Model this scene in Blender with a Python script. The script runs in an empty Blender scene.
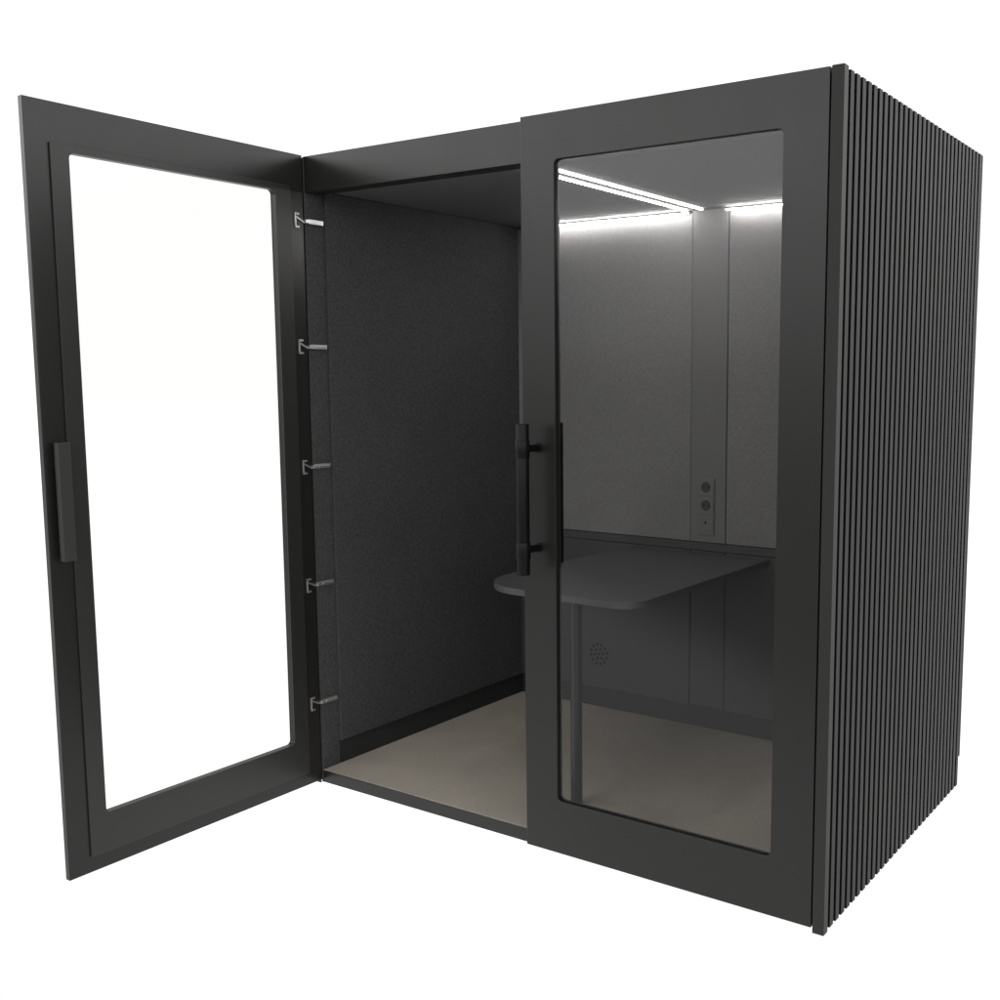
import bpy, bmesh, math
from mathutils import Vector, Matrix
from mathutils.geometry import tessellate_polygon

scene = bpy.context.scene
col = scene.collection
R = math.radians

# ------------------------------------------------------------------ materials
def new_mat(name):
    m = bpy.data.materials.new(name); m.use_nodes = True
    nt = m.node_tree
    return m, nt, nt.nodes['Principled BSDF']

def surf(name, rgb, rough=.5, metal=0, spec=.5, grain=0, gscale=400, bump=0, bscale=600, mottle=0, rvar=0):
    """Painted / textile surface: fine grain, wide mottling and a faint bump, all in object space."""
    m, nt, b = new_mat(name)
    L = nt.links.new
    b.inputs['Roughness'].default_value = rough
    b.inputs['Metallic'].default_value = metal
    b.inputs['Specular IOR Level'].default_value = spec
    tc = nt.nodes.new('ShaderNodeTexCoord')
    rgbn = nt.nodes.new('ShaderNodeRGB'); rgbn.outputs[0].default_value = (*rgb, 1)
    cur = rgbn.outputs[0]
    for amt, sc, det in ((grain, gscale, 2), (mottle, 3.5, 4)):
        if amt:
            n = nt.nodes.new('ShaderNodeTexNoise'); n.inputs['Scale'].default_value = sc
            n.inputs['Detail'].default_value = det
            L(tc.outputs['Object'], n.inputs['Vector'])
            mr = nt.nodes.new('ShaderNodeMapRange')
            mr.inputs['From Min'].default_value = .3; mr.inputs['From Max'].default_value = .7
            mr.inputs['To Min'].default_value = 1 - amt; mr.inputs['To Max'].default_value = 1 + amt
            L(n.outputs['Fac'], mr.inputs['Value'])
            vm = nt.nodes.new('ShaderNodeVectorMath'); vm.operation = 'SCALE'
            L(cur, vm.inputs[0]); L(mr.outputs[0], vm.inputs['Scale'])
            cur = vm.outputs[0]
    L(cur, b.inputs['Base Color'])
    if rvar:
        n = nt.nodes.new('ShaderNodeTexNoise'); n.inputs['Scale'].default_value = 6; n.inputs['Detail'].default_value = 5
        L(tc.outputs['Object'], n.inputs['Vector'])
        mr = nt.nodes.new('ShaderNodeMapRange')
        mr.inputs['To Min'].default_value = rough - rvar; mr.inputs['To Max'].default_value = rough + rvar
        L(n.outputs['Fac'], mr.inputs['Value']); L(mr.outputs[0], b.inputs['Roughness'])
    if bump:
        n = nt.nodes.new('ShaderNodeTexNoise'); n.inputs['Scale'].default_value = bscale; n.inputs['Detail'].default_value = 2
        L(tc.outputs['Object'], n.inputs['Vector'])
        bp = nt.nodes.new('ShaderNodeBump'); bp.inputs['Strength'].default_value = bump; bp.inputs['Distance'].default_value = .002
        L(n.outputs['Fac'], bp.inputs['Height']); L(bp.outputs[0], b.inputs['Normal'])
    return m

def emit(name, rgb, s):
    m = bpy.data.materials.new(name); m.use_nodes = True
    nt = m.node_tree; nt.nodes.clear()
    e = nt.nodes.new('ShaderNodeEmission'); e.inputs['Color'].default_value = (*rgb, 1); e.inputs['Strength'].default_value = s
    o = nt.nodes.new('ShaderNodeOutputMaterial'); nt.links.new(e.outputs[0], o.inputs[0])
    return m

M = {}
M['paint'] = surf('charcoal_powder_coat', (.0120, .0120, .0111), rough=.29, spec=.30, bump=.05, bscale=900, mottle=.03, rvar=.03)
M['paint_in'] = surf('charcoal_inner_frame', (.0185, .0185, .0172), rough=.36, spec=.34, bump=.05, bscale=900, mottle=.03, rvar=.03)
M['post'] = surf('charcoal_trim', (.018, .018, .017), rough=.5, spec=.2, bump=.05, bscale=900, mottle=.03)
M['slat'] = surf('charcoal_slat', (.0185, .0185, .0176), rough=.55, spec=.18, bump=.05, bscale=700, mottle=.05)
M['backing'] = surf('black_backing', (.004, .004, .004), rough=.9, spec=.1)
M['gasket'] = surf('black_rubber', (.008, .008, .008), rough=.6, spec=.3)
M['reveal'] = surf('black_edge', (.006, .006, .006), rough=.6, spec=.3)
M['felt_dark'] = surf('dark_acoustic_felt', (.044, .044, .044), rough=.95, spec=.15, grain=.28, gscale=170, bump=.5, bscale=260, mottle=.05)
M['felt_light'] = surf('grey_acoustic_felt', (.15, .1485, .1475), rough=.95, spec=.15, grain=.13, gscale=170, bump=.4, bscale=260, mottle=.04)
M['felt_mid'] = surf('mid_grey_felt', (.132, .131, .130), rough=.95, spec=.15, grain=.10, gscale=170, bump=.3, bscale=260, mottle=.03)
M['board'] = surf('dark_board', (.036, .036, .0355), rough=.7, spec=.3, mottle=.04, bump=.05)
M['skirt'] = surf('black_skirting', (.022, .022, .022), rough=.7, spec=.2, mottle=.05)
M['ceil'] = surf('grey_ceiling_felt', (.10, .10, .10), rough=.95, spec=.15, grain=.15, gscale=200, bump=.4, bscale=260)
M['carpet'] = surf('taupe_carpet', (.33, .298, .254), rough=1, spec=.1, grain=.10, gscale=260, bump=.5, bscale=350, mottle=.09)
M['table'] = surf('dark_grey_laminate', (.050, .050, .051), rough=.45, spec=.3, mottle=.04, rvar=.04, bump=.03)
M['tube'] = surf('satin_black_tube', (.010, .010, .010), rough=.35, spec=.3)
M['handle'] = surf('matt_black_metal', (.003, .003, .003), rough=.4, spec=.16, bump=.04)
M['pull'] = surf('dark_grey_pull', (.022, .022, .021), rough=.45, spec=.4)
M['zinc'] = surf('zinc_plated_steel', (.72, .72, .72), rough=.4, metal=1, mottle=.1)
M['zinc_dark'] = surf('aged_steel', (.5, .5, .5), rough=.45, metal=1)
M['plate'] = surf('grey_socket_plastic', (.10, .0995, .0985), rough=.4, spec=.4)
M['hole'] = surf('black_hole', (.002, .002, .002), rough=1, spec=0)
M['led'] = emit('white_led', (1, .985, .97), 140.0)
M['led_soft'] = emit('white_led_diffused', (1, .985, .97), 34.0)

# glass: clear pane, Fresnel mirror over plain transmission
def glass_mat():
    m = bpy.data.materials.new('clear_glass'); m.use_nodes = True
    nt = m.node_tree; nt.nodes.clear(); L = nt.links.new
    fr = nt.nodes.new('ShaderNodeFresnel'); fr.inputs['IOR'].default_value = 1.5
    tr = nt.nodes.new('ShaderNodeBsdfTransparent'); tr.inputs['Color'].default_value = (.865, .86, .85, 1)
    gl = nt.nodes.new('ShaderNodeBsdfGlossy'); gl.inputs['Roughness'].default_value = 0.02
    mx = nt.nodes.new('ShaderNodeMixShader'); o = nt.nodes.new('ShaderNodeOutputMaterial')
    # a face seen from behind must not act as glass-to-air total reflection
    geo = nt.nodes.new('ShaderNodeNewGeometry')
    lw = nt.nodes.new('ShaderNodeLayerWeight'); lw.inputs['Blend'].default_value = .35
    mr = nt.nodes.new('ShaderNodeMapRange'); mr.inputs['To Min'].default_value = .032; mr.inputs['To Max'].default_value = .5
    pw = nt.nodes.new('ShaderNodeMath'); pw.operation = 'POWER'; pw.inputs[1].default_value = 3
    L(lw.outputs['Facing'], pw.inputs[0]); L(pw.outputs[0], mr.inputs['Value'])
    L(mr.outputs[0], mx.inputs[0]); L(tr.outputs[0], mx.inputs[1]); L(gl.outputs[0], mx.inputs[2]); L(mx.outputs[0], o.inputs[0])
    nt.nodes.remove(fr); nt.nodes.remove(geo)
    return m
M['glass'] = glass_mat()

# ------------------------------------------------------------------ mesh helpers
def link(name, bm, mats, parent=None, bevel=0, segs=2, smooth=False):
    me = bpy.data.meshes.new(name)
    bmesh.ops.recalc_face_normals(bm, faces=bm.faces)
    bm.to_mesh(me); bm.free()
    for m in (mats if isinstance(mats, (list, tuple)) else [mats]): me.materials.append(m)
    if smooth:
        for p in me.polygons: p.use_smooth = True
    o = bpy.data.objects.new(name, me); col.objects.link(o)
    if parent: o.parent = parent
    if bevel:
        b = o.modifiers.new('bevel', 'BEVEL'); b.width = bevel; b.segments = segs; b.limit_method = 'ANGLE'; b.angle_limit = R(40)
    if smooth:
        e = o.modifiers.new('split', 'EDGE_SPLIT'); e.split_angle = R(35)
    return o

def box(bm, x0, x1, y0, y1, z0, z1, mi=0):
    v = [bm.verts.new((x, y, z)) for x in (x0, x1) for y in (y0, y1) for z in (z0, z1)]
    for idx in ((0, 1, 3, 2), (4, 6, 7, 5), (0, 4, 5, 1), (2, 3, 7, 6), (0, 2, 6, 4), (1, 5, 7, 3)):
        bm.faces.new([v[i] for i in idx]).material_index = mi
    return v

def cyl(bm, p0, p1, r, n=32, mi=0, r2=None):
    p0, p1 = Vector(p0), Vector(p1); d = (p1 - p0)
    q = Vector((0, 0, 1)).rotation_difference(d.normalized()).to_matrix()
    r2 = r if r2 is None else r2
    a = [bm.verts.new(p0 + q @ Vector((r * math.cos(2 * math.pi * k / n), r * math.sin(2 * math.pi * k / n), 0))) for k in range(n)]
    b = [bm.verts.new(p1 + q @ Vector((r2 * math.cos(2 * math.pi * k / n), r2 * math.sin(2 * math.pi * k / n), 0))) for k in range(n)]
    for k in range(n):
        bm.faces.new((a[k], a[(k + 1) % n], b[(k + 1) % n], b[k])).material_index = mi
    bm.faces.new(a[::-1]).material_index = mi; bm.faces.new(b).material_index = mi

def rrect(x0, x1, z0, z1, r, n=6):
    pts = []
    for cx, cz, a0 in ((x1 - r, z1 - r, 0), (x0 + r, z1 - r, 90), (x0 + r, z0 + r, 180), (x1 - r, z0 + r, 270)):
        for k in range(n + 1):
            a = R(a0 + 90 * k / n); pts.append((cx + r * math.cos(a), cz + r * math.sin(a)))
    return pts

def ring(bm, outer, inner, y0, y1, s=1, reveal=1, ym=None):
    """Slab between y0 and y1 with outline `outer` and a hole `inner` (lists of x, z); the hole's edge takes material `reveal`."""
    loops = [outer, inner]
    tris = tessellate_polygon([[Vector((p[0], p[1], 0)) for p in lp] for lp in loops])
    pts = outer + inner
    va = [bm.verts.new((s * p[0], y0, p[1])) for p in pts]
    vb = [bm.verts.new((s * p[0], y1, p[1])) for p in pts]
    for t in tris:
        bm.faces.new([va[i] for i in t]); bm.faces.new([vb[i] for i in t[::-1]])
    off = 0
    for li, lp in enumerate(loops):
        n = len(lp)
        for k in range(n):
            i, j = off + k, off + (k + 1) % n
            if li and ym is not None:      # black rebate in front of the pane, painted behind it
                if k == 0: vm = [bm.verts.new((s * p[0], ym, p[1])) for p in lp]
                p, q = vm[k], vm[(k + 1) % n]
                bm.faces.new((va[i], va[j], q, p)).material_index = 1
                bm.faces.new((p, q, vb[j], vb[i])).material_index = 0
                continue
            f = bm.faces.new((va[i], va[j], vb[j], vb[i])); f.material_index = reveal if li else 0
        off += n

def empty(name, loc=(0, 0, 0), rz=0, parent=None):
    o = bpy.data.objects.new(name, None); col.objects.link(o)
    o.location = loc; o.rotation_euler = (0, 0, rz); o.empty_display_size = .1
    if parent: o.parent = parent
    return o

# ------------------------------------------------------------------ dimensions (metres)
W = 1.963           # booth runs from x = -W to x = 0, its front at y = 0
D = 1.262
H = 2.2
ZO, ZS = 2.076, .0465      # door opening
FY = .031                 # face of the fixed frame behind the leaves
XL, XR = -1.927, -.036     # door cheeks
BY = 1.18                  # face of the rear wall panels
CZ = 2.09                  # ceiling
FL = .0485                 # carpet

booth = empty('meeting_booth', (0, 0, 0))
booth['label'] = 'black two-door office meeting booth with slatted side wall and its left glass door open'
booth['category'] = 'booth'

# --- front frame: header, sill and door cheeks
def piece(name, mat, bevel, *b):
    bm = bmesh.new(); box(bm, *b); return link(name, bm, M[mat], booth, bevel)
piece('door_header', 'paint', .0012, XL + .001, XR, FY, .095, ZO, 2.1955)
piece('door_sill', 'paint', .0012, XL + .001, XR, FY, .095, .003, ZS)
piece('door_jamb', 'felt_dark', 0, -1.9310, XL, FY - .002, .112, .003, 2.1945)
piece('door_jamb', 'felt_dark', 0, XR, -.0325, FY, .112, .003, 2.1945)

# --- flush side trims at the front corners
def post(x0, x1, y0):
    bm = bmesh.new(); box(bm, x0, x1, y0, .0285, 0, H)
    o = link('corner_post', bm, M['post'], booth, .0015, 2)
    return o
post(-.0325, 0, 0)
post(-W, -W + .0305, .0240)

# --- slatted sides
def side(x_in, x_out):
    bm = bmesh.new()
    s = 1 if x_out > x_in else -1
    a, b = sorted((x_in, x_in + s * .011))
    box(bm, a, b, .030, 1.2565, .010, 2.190, 1)
    for k in range(30):
        y0 = .0425 + .0408 * k
        y1 = y0 + .0252
        n0 = len(bm.faces)
        box(bm, *sorted((x_in + s * .0115, x_out)), y0, y1, .0045, 2.1955)
        bm.faces.ensure_lookup_table()
        for i in range(n0, n0 + 6):      # black cut edges, charcoal faces
            f = bm.faces[i]
            if abs(f.calc_center_median().y - (y0 + y1) / 2) > .01: f.material_index = 1
    return link('slatted_side_panel', bm, [M['slat'], M['backing']], booth, .0016, 2)
side(-.0320, 0)
side(-W + .0320, -W)

# --- rear and top skins
bm = bmesh.new(); box(bm, -W + .001, -.001, 1.2585, 1.272, .107, 2.1945)
link('rear_panel', bm, M['post'], booth, .001)
bm = bmesh.new(); box(bm, -W + .034, -.034, .0955, 1.2575, 2.130, 2.190)
link('roof', bm, M['post'], booth, .001)
bm = bmesh.new(); box(bm, -W + .034, -.034, .0955, 1.2575, .004, .0464)
link('base', bm, M['backing'], booth)

# --- inside
bm = bmesh.new(); box(bm, -1.9265, -.0365, .0335, 1.203, .0467, FL)
link('carpet', bm, M['carpet'], booth)
piece('skirting', 'skirt', 0, -1.9315, -1.930, .1125, 1.2565, .041, 2.128)
piece('skirting', 'skirt', 0, -.0330, -.0325, .1125, 1.2565, .041, 2.128)
bm = bmesh.new(); box(bm, -1.9295, -1.916, .1125, 1.198, .135, CZ - .001)
o = link('wall_panel', bm, M['felt_dark'], booth, .003); o['label'] = 'dark felt panel on the left inner wall'
bm = bmesh.new(); box(bm, -.047, -.0335, .1125, 1.198, .135, CZ - .001)
o = link('wall_panel', bm, M['felt_dark'], booth, .003); o['label'] = 'dark felt panel on the right inner wall'
bm = bmesh.new(); box(bm, -1.9295, -.0335, 1.205, 1.2565, .041, 2.128)
link('rear_skirting', bm, M['skirt'], booth)
CX0, CX1 = -1.062, -.908
# centre column between the two felt fields
bm = bmesh.new(); box(bm, CX0 + .0005, CX1 - .0005, 1.183, 1.2045, .809, CZ - .001)
o = link('centre_column', bm, M['felt_mid'], booth, .001)
bm = bmesh.new(); box(bm, CX0 + .0005, CX1 - .0025, 1.188, 1.2045, .139, .772)
o = link('centre_column', bm, M['board'], booth, .001)
for x0, x1 in ((-1.9155, CX0), (CX1 + .005, -.0475)):
    bm = bmesh.new(); box(bm, x0, x1, BY, 1.2045, .809, 2.080)
    link('rear_wall_panel', bm, M['felt_light'], booth, .003)
    bm = bmesh.new(); box(bm, x0, x1, BY, 1.2045, .139, .773)
    link('lower_wall_panel', bm, M['board'], booth, .002)
bm = bmesh.new(); box(bm, -1.9155, -.0475, BY - .003, 1.2047, .776, .806)
link('wall_rail', bm, M['board'], booth, .002)
# ceiling, split by the light channel
bm = bmesh.new(); box(bm, -1.9305, -.033, .0955, 1.2565, CZ, 2.129)
link('ceiling_panel', bm, M['ceil'], booth)
# lights
def strip(x0, x1, y0, y1, z0, z1, label, mat='led'):
    bm = bmesh.new(); box(bm, x0, x1, y0, y1, z0, z1)
    o = link('light_strip', bm, M[mat], booth); o['label'] = label
strip(-1.74, CX0 - .002, BY - .032, BY - .029, 2.0752, 2.0785, 'thin light line along the top of the left rear felt panel')
strip(CX1 + .006, -.060, BY - .032, BY - .029, 2.0752, 2.0785, 'thin light line along the top of the right rear felt panel')
strip(-1.077, -1.068, .130, 1.150, CZ - .0055, CZ - .0004, 'left of the two light lines running back along the ceiling', 'led_soft')
strip(-1.011, -1.002, .130, 1.150, CZ - .0055, CZ - .0004, 'right of the two light lines running back along the ceiling', 'led_soft')

# socket unit on the column
bm = bmesh.new(); box(bm, -1.026, -.952, 1.178, 1.1875, .835, 1.065)
sock = link('socket_unit', bm, M['plate'], booth, .003)
for cz in (1.028, .956):
    bm = bmesh.new()
    ring(bm, rrect(-1.022, -.956, cz - .033, cz + .033, .004), [(-.989 + .021 * math.cos(2 * math.pi * k / 32), cz + .021 * math.sin(2 * math.pi * k / 32)) for k in range(32)], 1.174, 1.1775, reveal=1)
    cyl(bm, (-.989, 1.1765, cz), (-.989, 1.1779, cz), .0209, 32, 2)
    for dx in (-.0095, .0095): cyl(bm, (-.989 + dx, 1.1755, cz), (-.989 + dx, 1.1778, cz), .003, 12, 1)
    link('socket_outlet', bm, [M['plate'], M['hole'], M['board']], sock)
bm = bmesh.new(); box(bm, -1.022, -.956, 1.174, 1.1775, .853, .918)
box(bm, -.993, -.985, 1.1732, 1.1739, .883, .893, 1)
link('data_outlet', bm, [M['plate'], M['hole']], sock, .0008)

# ventilation rose, 1 + 6 + 12 holes
bm = bmesh.new()
gx, gz = -1.498, .286
holes = [(0, 0)] + [(.0215 * math.cos(R(60 * k + 10)), .0215 * math.sin(R(60 * k + 10))) for k in range(6)] + [(.042 * math.cos(R(30 * k + 12)), .042 * math.sin(R(30 * k + 12))) for k in range(12)]
for hx, hz in holes:
    cyl(bm, (gx + hx, BY - .0006, gz + hz), (gx + hx, BY + .003, gz + hz), .0066, 16)
link('air_vent', bm, M['hole'], booth)

# ------------------------------------------------------------------ doors
LW, LB, LT = .9417, .0134, 2.1983
T = .020
def door(s, loc, rz, label, pull):
    bm = bmesh.new()
    hole = rrect(.119, .8226, .179, 2.0684, .016)
    ring(bm, [(0, LB), (LW, LB), (LW, LT), (0, LT)], hole, 0, T, s, 1, .0085)
    d = link('door', bm, [M['paint'], M['reveal']], booth, .0015, 2)
    d.location = loc; d.rotation_euler.z = rz; d['label'] = label
    bm = bmesh.new()
    ring(bm, rrect(.056, .876, .060, 2.090, .004, 2), hole, T + .0003, T + .0065, s, 0)
    link('inner_frame', bm, [M['paint_in'], M['reveal']], d, .0012)
    bm = bmesh.new()
    a, b = sorted((s * .112, s * .830))
    # the pane is one thin sheet seated in the reveal
    v = [bm.verts.new(p) for p in ((a, .0095, .172), (b, .0095, .172), (b, .0095, 2.075), (a, .0095, 2.075))]
    bm.faces.new(v)
    link('glass', bm, M['glass'], d)
    # tubular pull outside
    if pull:
        bm = bmesh.new(); hx = s * .8870; hy = -.074
        cyl(bm, (hx, hy, .880), (hx, hy, 1.322), .0195, 36)
        for z in (1.249, .951):
            cyl(bm, (hx, hy, z - .026), (hx, hy, z + .026), .0215, 36)
            cyl(bm, (hx, hy, z), (hx, -.0002, z), .0105, 24)
            cyl(bm, (hx, -.005, z), (hx, -.0001, z), .0150, 24)
        link('handle', bm, M['handle'], d, .0015, 2, smooth=True)
    # flat pull inside
    bm = bmesh.new()
    if pull:          # the closed leaf carries a long bar that mirrors the outside one
        box(bm, *sorted((s * .865, s * .908)), .084, .100, .894, 1.321)
        for z in (1.249, .951):
            box(bm, *sorted((s * .879, s * .897)), T, .085, z - .009, z + .009)
    else:
        box(bm, *sorted((s * .882, s * .922)), T + .016, T + .036, .945, 1.277)
        for z in (1.22, 1.00):
            box(bm, *sorted((s * .890, s * .914)), T, T + .017, z - .012, z + .012)
    link('inner_handle', bm, M['handle' if pull else 'pull'], d, .003, 2)
    return d
door(1, (XL - T, .022, 0), R(-90), 'left glass door swung wide open', False)
door(-1, (-.0366, 0, 0), 0, 'right glass door, closed', True)

# hinges between left jamb and open leaf
for i, z in enumerate((1.981, 1.559, 1.146, .730, .303)):
    h = empty('hinge', (XL, 0, z), 0, booth)
    h['label'] = ('topmost', 'second from top', 'middle', 'second from bottom', 'lowest')[i] + ' steel hinge of the open door'
    bm = bmesh.new()
    box(bm, .0002, .0025, -.018, -.012, -.025, .025)
    box(bm, .0002, .0065, -.018, .000, .018, .025)
    box(bm, .0002, .0065, -.018, .000, -.025, -.018)
    box(bm, .0025, .0055, -.0178, -.0125, -.0178, .0178)
    link('cup_plate', bm, M['zinc_dark'], h, .0008)
    bm = bmesh.new()
    v = [bm.verts.new(p) for p in ((.003, -.012, .014), (.003, .020, -.002), (.003, .020, -.007), (.003, -.012, .008),
                                   (.006, -.012, .014), (.006, .020, -.002), (.006, .020, -.007), (.006, -.012, .008))]
    for idx in ((0, 1, 2, 3), (7, 6, 5, 4), (0, 4, 5, 1), (1, 5, 6, 2), (2, 6, 7, 3), (3, 7, 4, 0)): bm.faces.new([v[i] for i in idx])
    link('link_bar', bm, M['zinc_dark'], h)
    bm = bmesh.new()
    box(bm, .0006, .012, .034, .100, -.0075, .0075)
    box(bm, .0006, .0135, .022, .034, -.006, .006)
    box(bm, .0121, .0138, .046, .094, -.0035, .0035)
    cyl(bm, (.0121, .090, 0), (.0142, .090, 0), .0035, 16)
    link('arm', bm, M['zinc'], h, .0008)

# ------------------------------------------------------------------ desk
desk = empty('desk', (-1.03, .7, FL))
desk['label'] = 'dark grey wall desk with rounded front corners on one round leg inside the booth'
desk['category'] = 'desk'
zt = .766
def corner(cx, cy, r, a0, a1, n=10): return [(cx + r * math.cos(R(a0 + (a1 - a0) * k / n)), cy + r * math.sin(R(a0 + (a1 - a0) * k / n))) for k in range(n + 1)]
yf, xl, xr, rr, rl = .200, -1.362, -.714, .09, .19
out = [(xr, BY - .0035)] + [(-1.340, BY - .0035)] + corner(xl + rl, yf + rl, rl, 180, 270) + corner(xr - rr, yf + rr, rr, 270, 360)
bm = bmesh.new()
a = [bm.verts.new((x + 1.03, y - .7, zt - .022 - FL)) for x, y in out]; b = [bm.verts.new((x + 1.03, y - .7, zt - FL)) for x, y in out]
n = len(out)
for k in range(n): bm.faces.new((a[k], a[(k + 1) % n], b[(k + 1) % n], b[k]))
bm.faces.new(a[::-1]); bm.faces.new(b)
link('desktop', bm, M['table'], desk, .0015)
bm = bmesh.new()
lx, ly = -.985 + 1.03, .280 - .7
cyl(bm, (lx, ly, .0003), (lx, ly, zt - .0225 - FL), .0195, 40)
cyl(bm, (lx, ly, zt - .0265 - FL), (lx, ly, zt - .0223 - FL), .04, 40)
link('leg', bm, M['tube'], desk, 0, smooth=True)

# ------------------------------------------------------------------ studio floor (a white sweep that glows by itself, no lamp on it)
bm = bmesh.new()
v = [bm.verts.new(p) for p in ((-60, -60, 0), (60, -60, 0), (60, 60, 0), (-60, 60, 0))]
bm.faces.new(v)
m = bpy.data.materials.new('glowing_white_floor'); m.use_nodes = True
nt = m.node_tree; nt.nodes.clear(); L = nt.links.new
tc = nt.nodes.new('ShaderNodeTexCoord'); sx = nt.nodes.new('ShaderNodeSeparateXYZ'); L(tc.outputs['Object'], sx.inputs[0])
# distance along the axis that points from the camera side past the booth
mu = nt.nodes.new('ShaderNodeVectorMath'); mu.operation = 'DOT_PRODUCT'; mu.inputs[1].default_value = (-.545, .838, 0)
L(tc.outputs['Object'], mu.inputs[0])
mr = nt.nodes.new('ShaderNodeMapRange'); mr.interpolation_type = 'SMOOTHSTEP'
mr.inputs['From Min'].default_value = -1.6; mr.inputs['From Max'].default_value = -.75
mr.inputs['To Min'].default_value = .35; mr.inputs['To Max'].default_value = 1.03  # painted glow, fading out toward the camera side
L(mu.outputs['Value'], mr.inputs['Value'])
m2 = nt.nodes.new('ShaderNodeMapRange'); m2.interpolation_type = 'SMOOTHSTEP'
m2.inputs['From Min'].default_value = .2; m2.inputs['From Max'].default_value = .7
m2.inputs['To Min'].default_value = 0; m2.inputs['To Max'].default_value = .22  # extra glow at the rear keeps the floor white through the panes
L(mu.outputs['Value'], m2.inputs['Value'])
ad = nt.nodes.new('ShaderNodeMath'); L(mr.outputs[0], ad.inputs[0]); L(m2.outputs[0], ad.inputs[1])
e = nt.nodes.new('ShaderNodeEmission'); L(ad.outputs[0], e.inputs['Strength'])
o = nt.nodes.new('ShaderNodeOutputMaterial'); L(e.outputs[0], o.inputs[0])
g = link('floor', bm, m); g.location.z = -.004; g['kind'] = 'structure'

# ------------------------------------------------------------------ world: white cyclorama, with unseen light bands added behind the camera
w = bpy.data.worlds.new('World'); scene.world = w; w.use_nodes = True
nt = w.node_tree; L = nt.links.new
bg = nt.nodes['Background']
tc = nt.nodes.new('ShaderNodeTexCoord')
def math_node(op, a, b=None, c=None):
    n = nt.nodes.new('ShaderNodeMath'); n.operation = op
    for i, s in enumerate((a, b, c)):
        if s is None: continue
        if isinstance(s, (int, float)): n.inputs[i].default_value = s
        else: L(s, n.inputs[i])
    return n.outputs[0]
def mrange(v, a, b, c, d):
    n = nt.nodes.new('ShaderNodeMapRange'); n.interpolation_type = 'SMOOTHSTEP'
    for k, x in zip(('From Min', 'From Max', 'To Min', 'To Max'), (a, b, c, d)): n.inputs[k].default_value = x
    L(v, n.inputs['Value']); return n.outputs[0]
sx = nt.nodes.new('ShaderNodeSeparateXYZ'); L(tc.outputs['Generated'], sx.inputs[0])
dot = nt.nodes.new('ShaderNodeVectorMath'); dot.operation = 'DOT_PRODUCT'; dot.inputs[1].default_value = (-.616, .788, 0)
hz = nt.nodes.new('ShaderNodeVectorMath'); hz.operation = 'MULTIPLY'; hz.inputs[1].default_value = (1, 1, 0)
L(tc.outputs['Generated'], hz.inputs[0])
nm = nt.nodes.new('ShaderNodeVectorMath'); nm.operation = 'NORMALIZE'; L(hz.outputs[0], nm.inputs[0])
L(nm.outputs[0], dot.inputs[0])
white = mrange(dot.outputs['Value'], .40, .80, 0, 1)
fill_bands = math_node('MULTIPLY', mrange(sx.outputs['Z'], -.02, .21, .36, 4.2), mrange(sx.outputs['Z'], .24, .42, 1, .12))  # added low bright band, for sheen on panels and haze in panes
fill_bands = math_node('ADD', fill_bands, mrange(sx.outputs['Z'], .62, .85, 0, 1.1))  # added overhead glow, brightens the carpet near the doorway
val = math_node('ADD', math_node('MULTIPLY', white, 1.2), math_node('MULTIPLY', math_node('SUBTRACT', 1, white), fill_bands))
L(val, bg.inputs['Strength']); bg.inputs['Color'].default_value = (1, 1, 1, 1)

# ------------------------------------------------------------------ camera
cam = bpy.data.cameras.new('camera'); co = bpy.data.objects.new('camera', cam); col.objects.link(co)
yaw, pitch = -.5790088, -.1177616
f = Vector((math.sin(yaw) * math.cos(pitch), math.cos(yaw) * math.cos(pitch), math.sin(pitch)))
r = Vector((math.cos(yaw), -math.sin(yaw), 0)); u = r.cross(f)
co.matrix_world = Matrix(((r.x, u.x, -f.x, .99741), (r.y, u.y, -f.y, -2.54322), (r.z, u.z, -f.z, 1.45746), (0, 0, 0, 1)))
cam.sensor_width = 36; cam.lens = 1078.626 / 1000 * 36
cam.shift_x = -.11104; cam.shift_y = .00425
cam.clip_start = .05; cam.clip_end = 500
scene.camera = co

scene.view_settings.view_transform = 'Standard'; scene.view_settings.look = 'None'; scene.view_settings.exposure = 0
scene.render.resolution_x = scene.render.resolution_y = 1024
scene.cycles.use_denoising = True
scene.cycles.max_bounces = 10; scene.cycles.transparent_max_bounces = 12
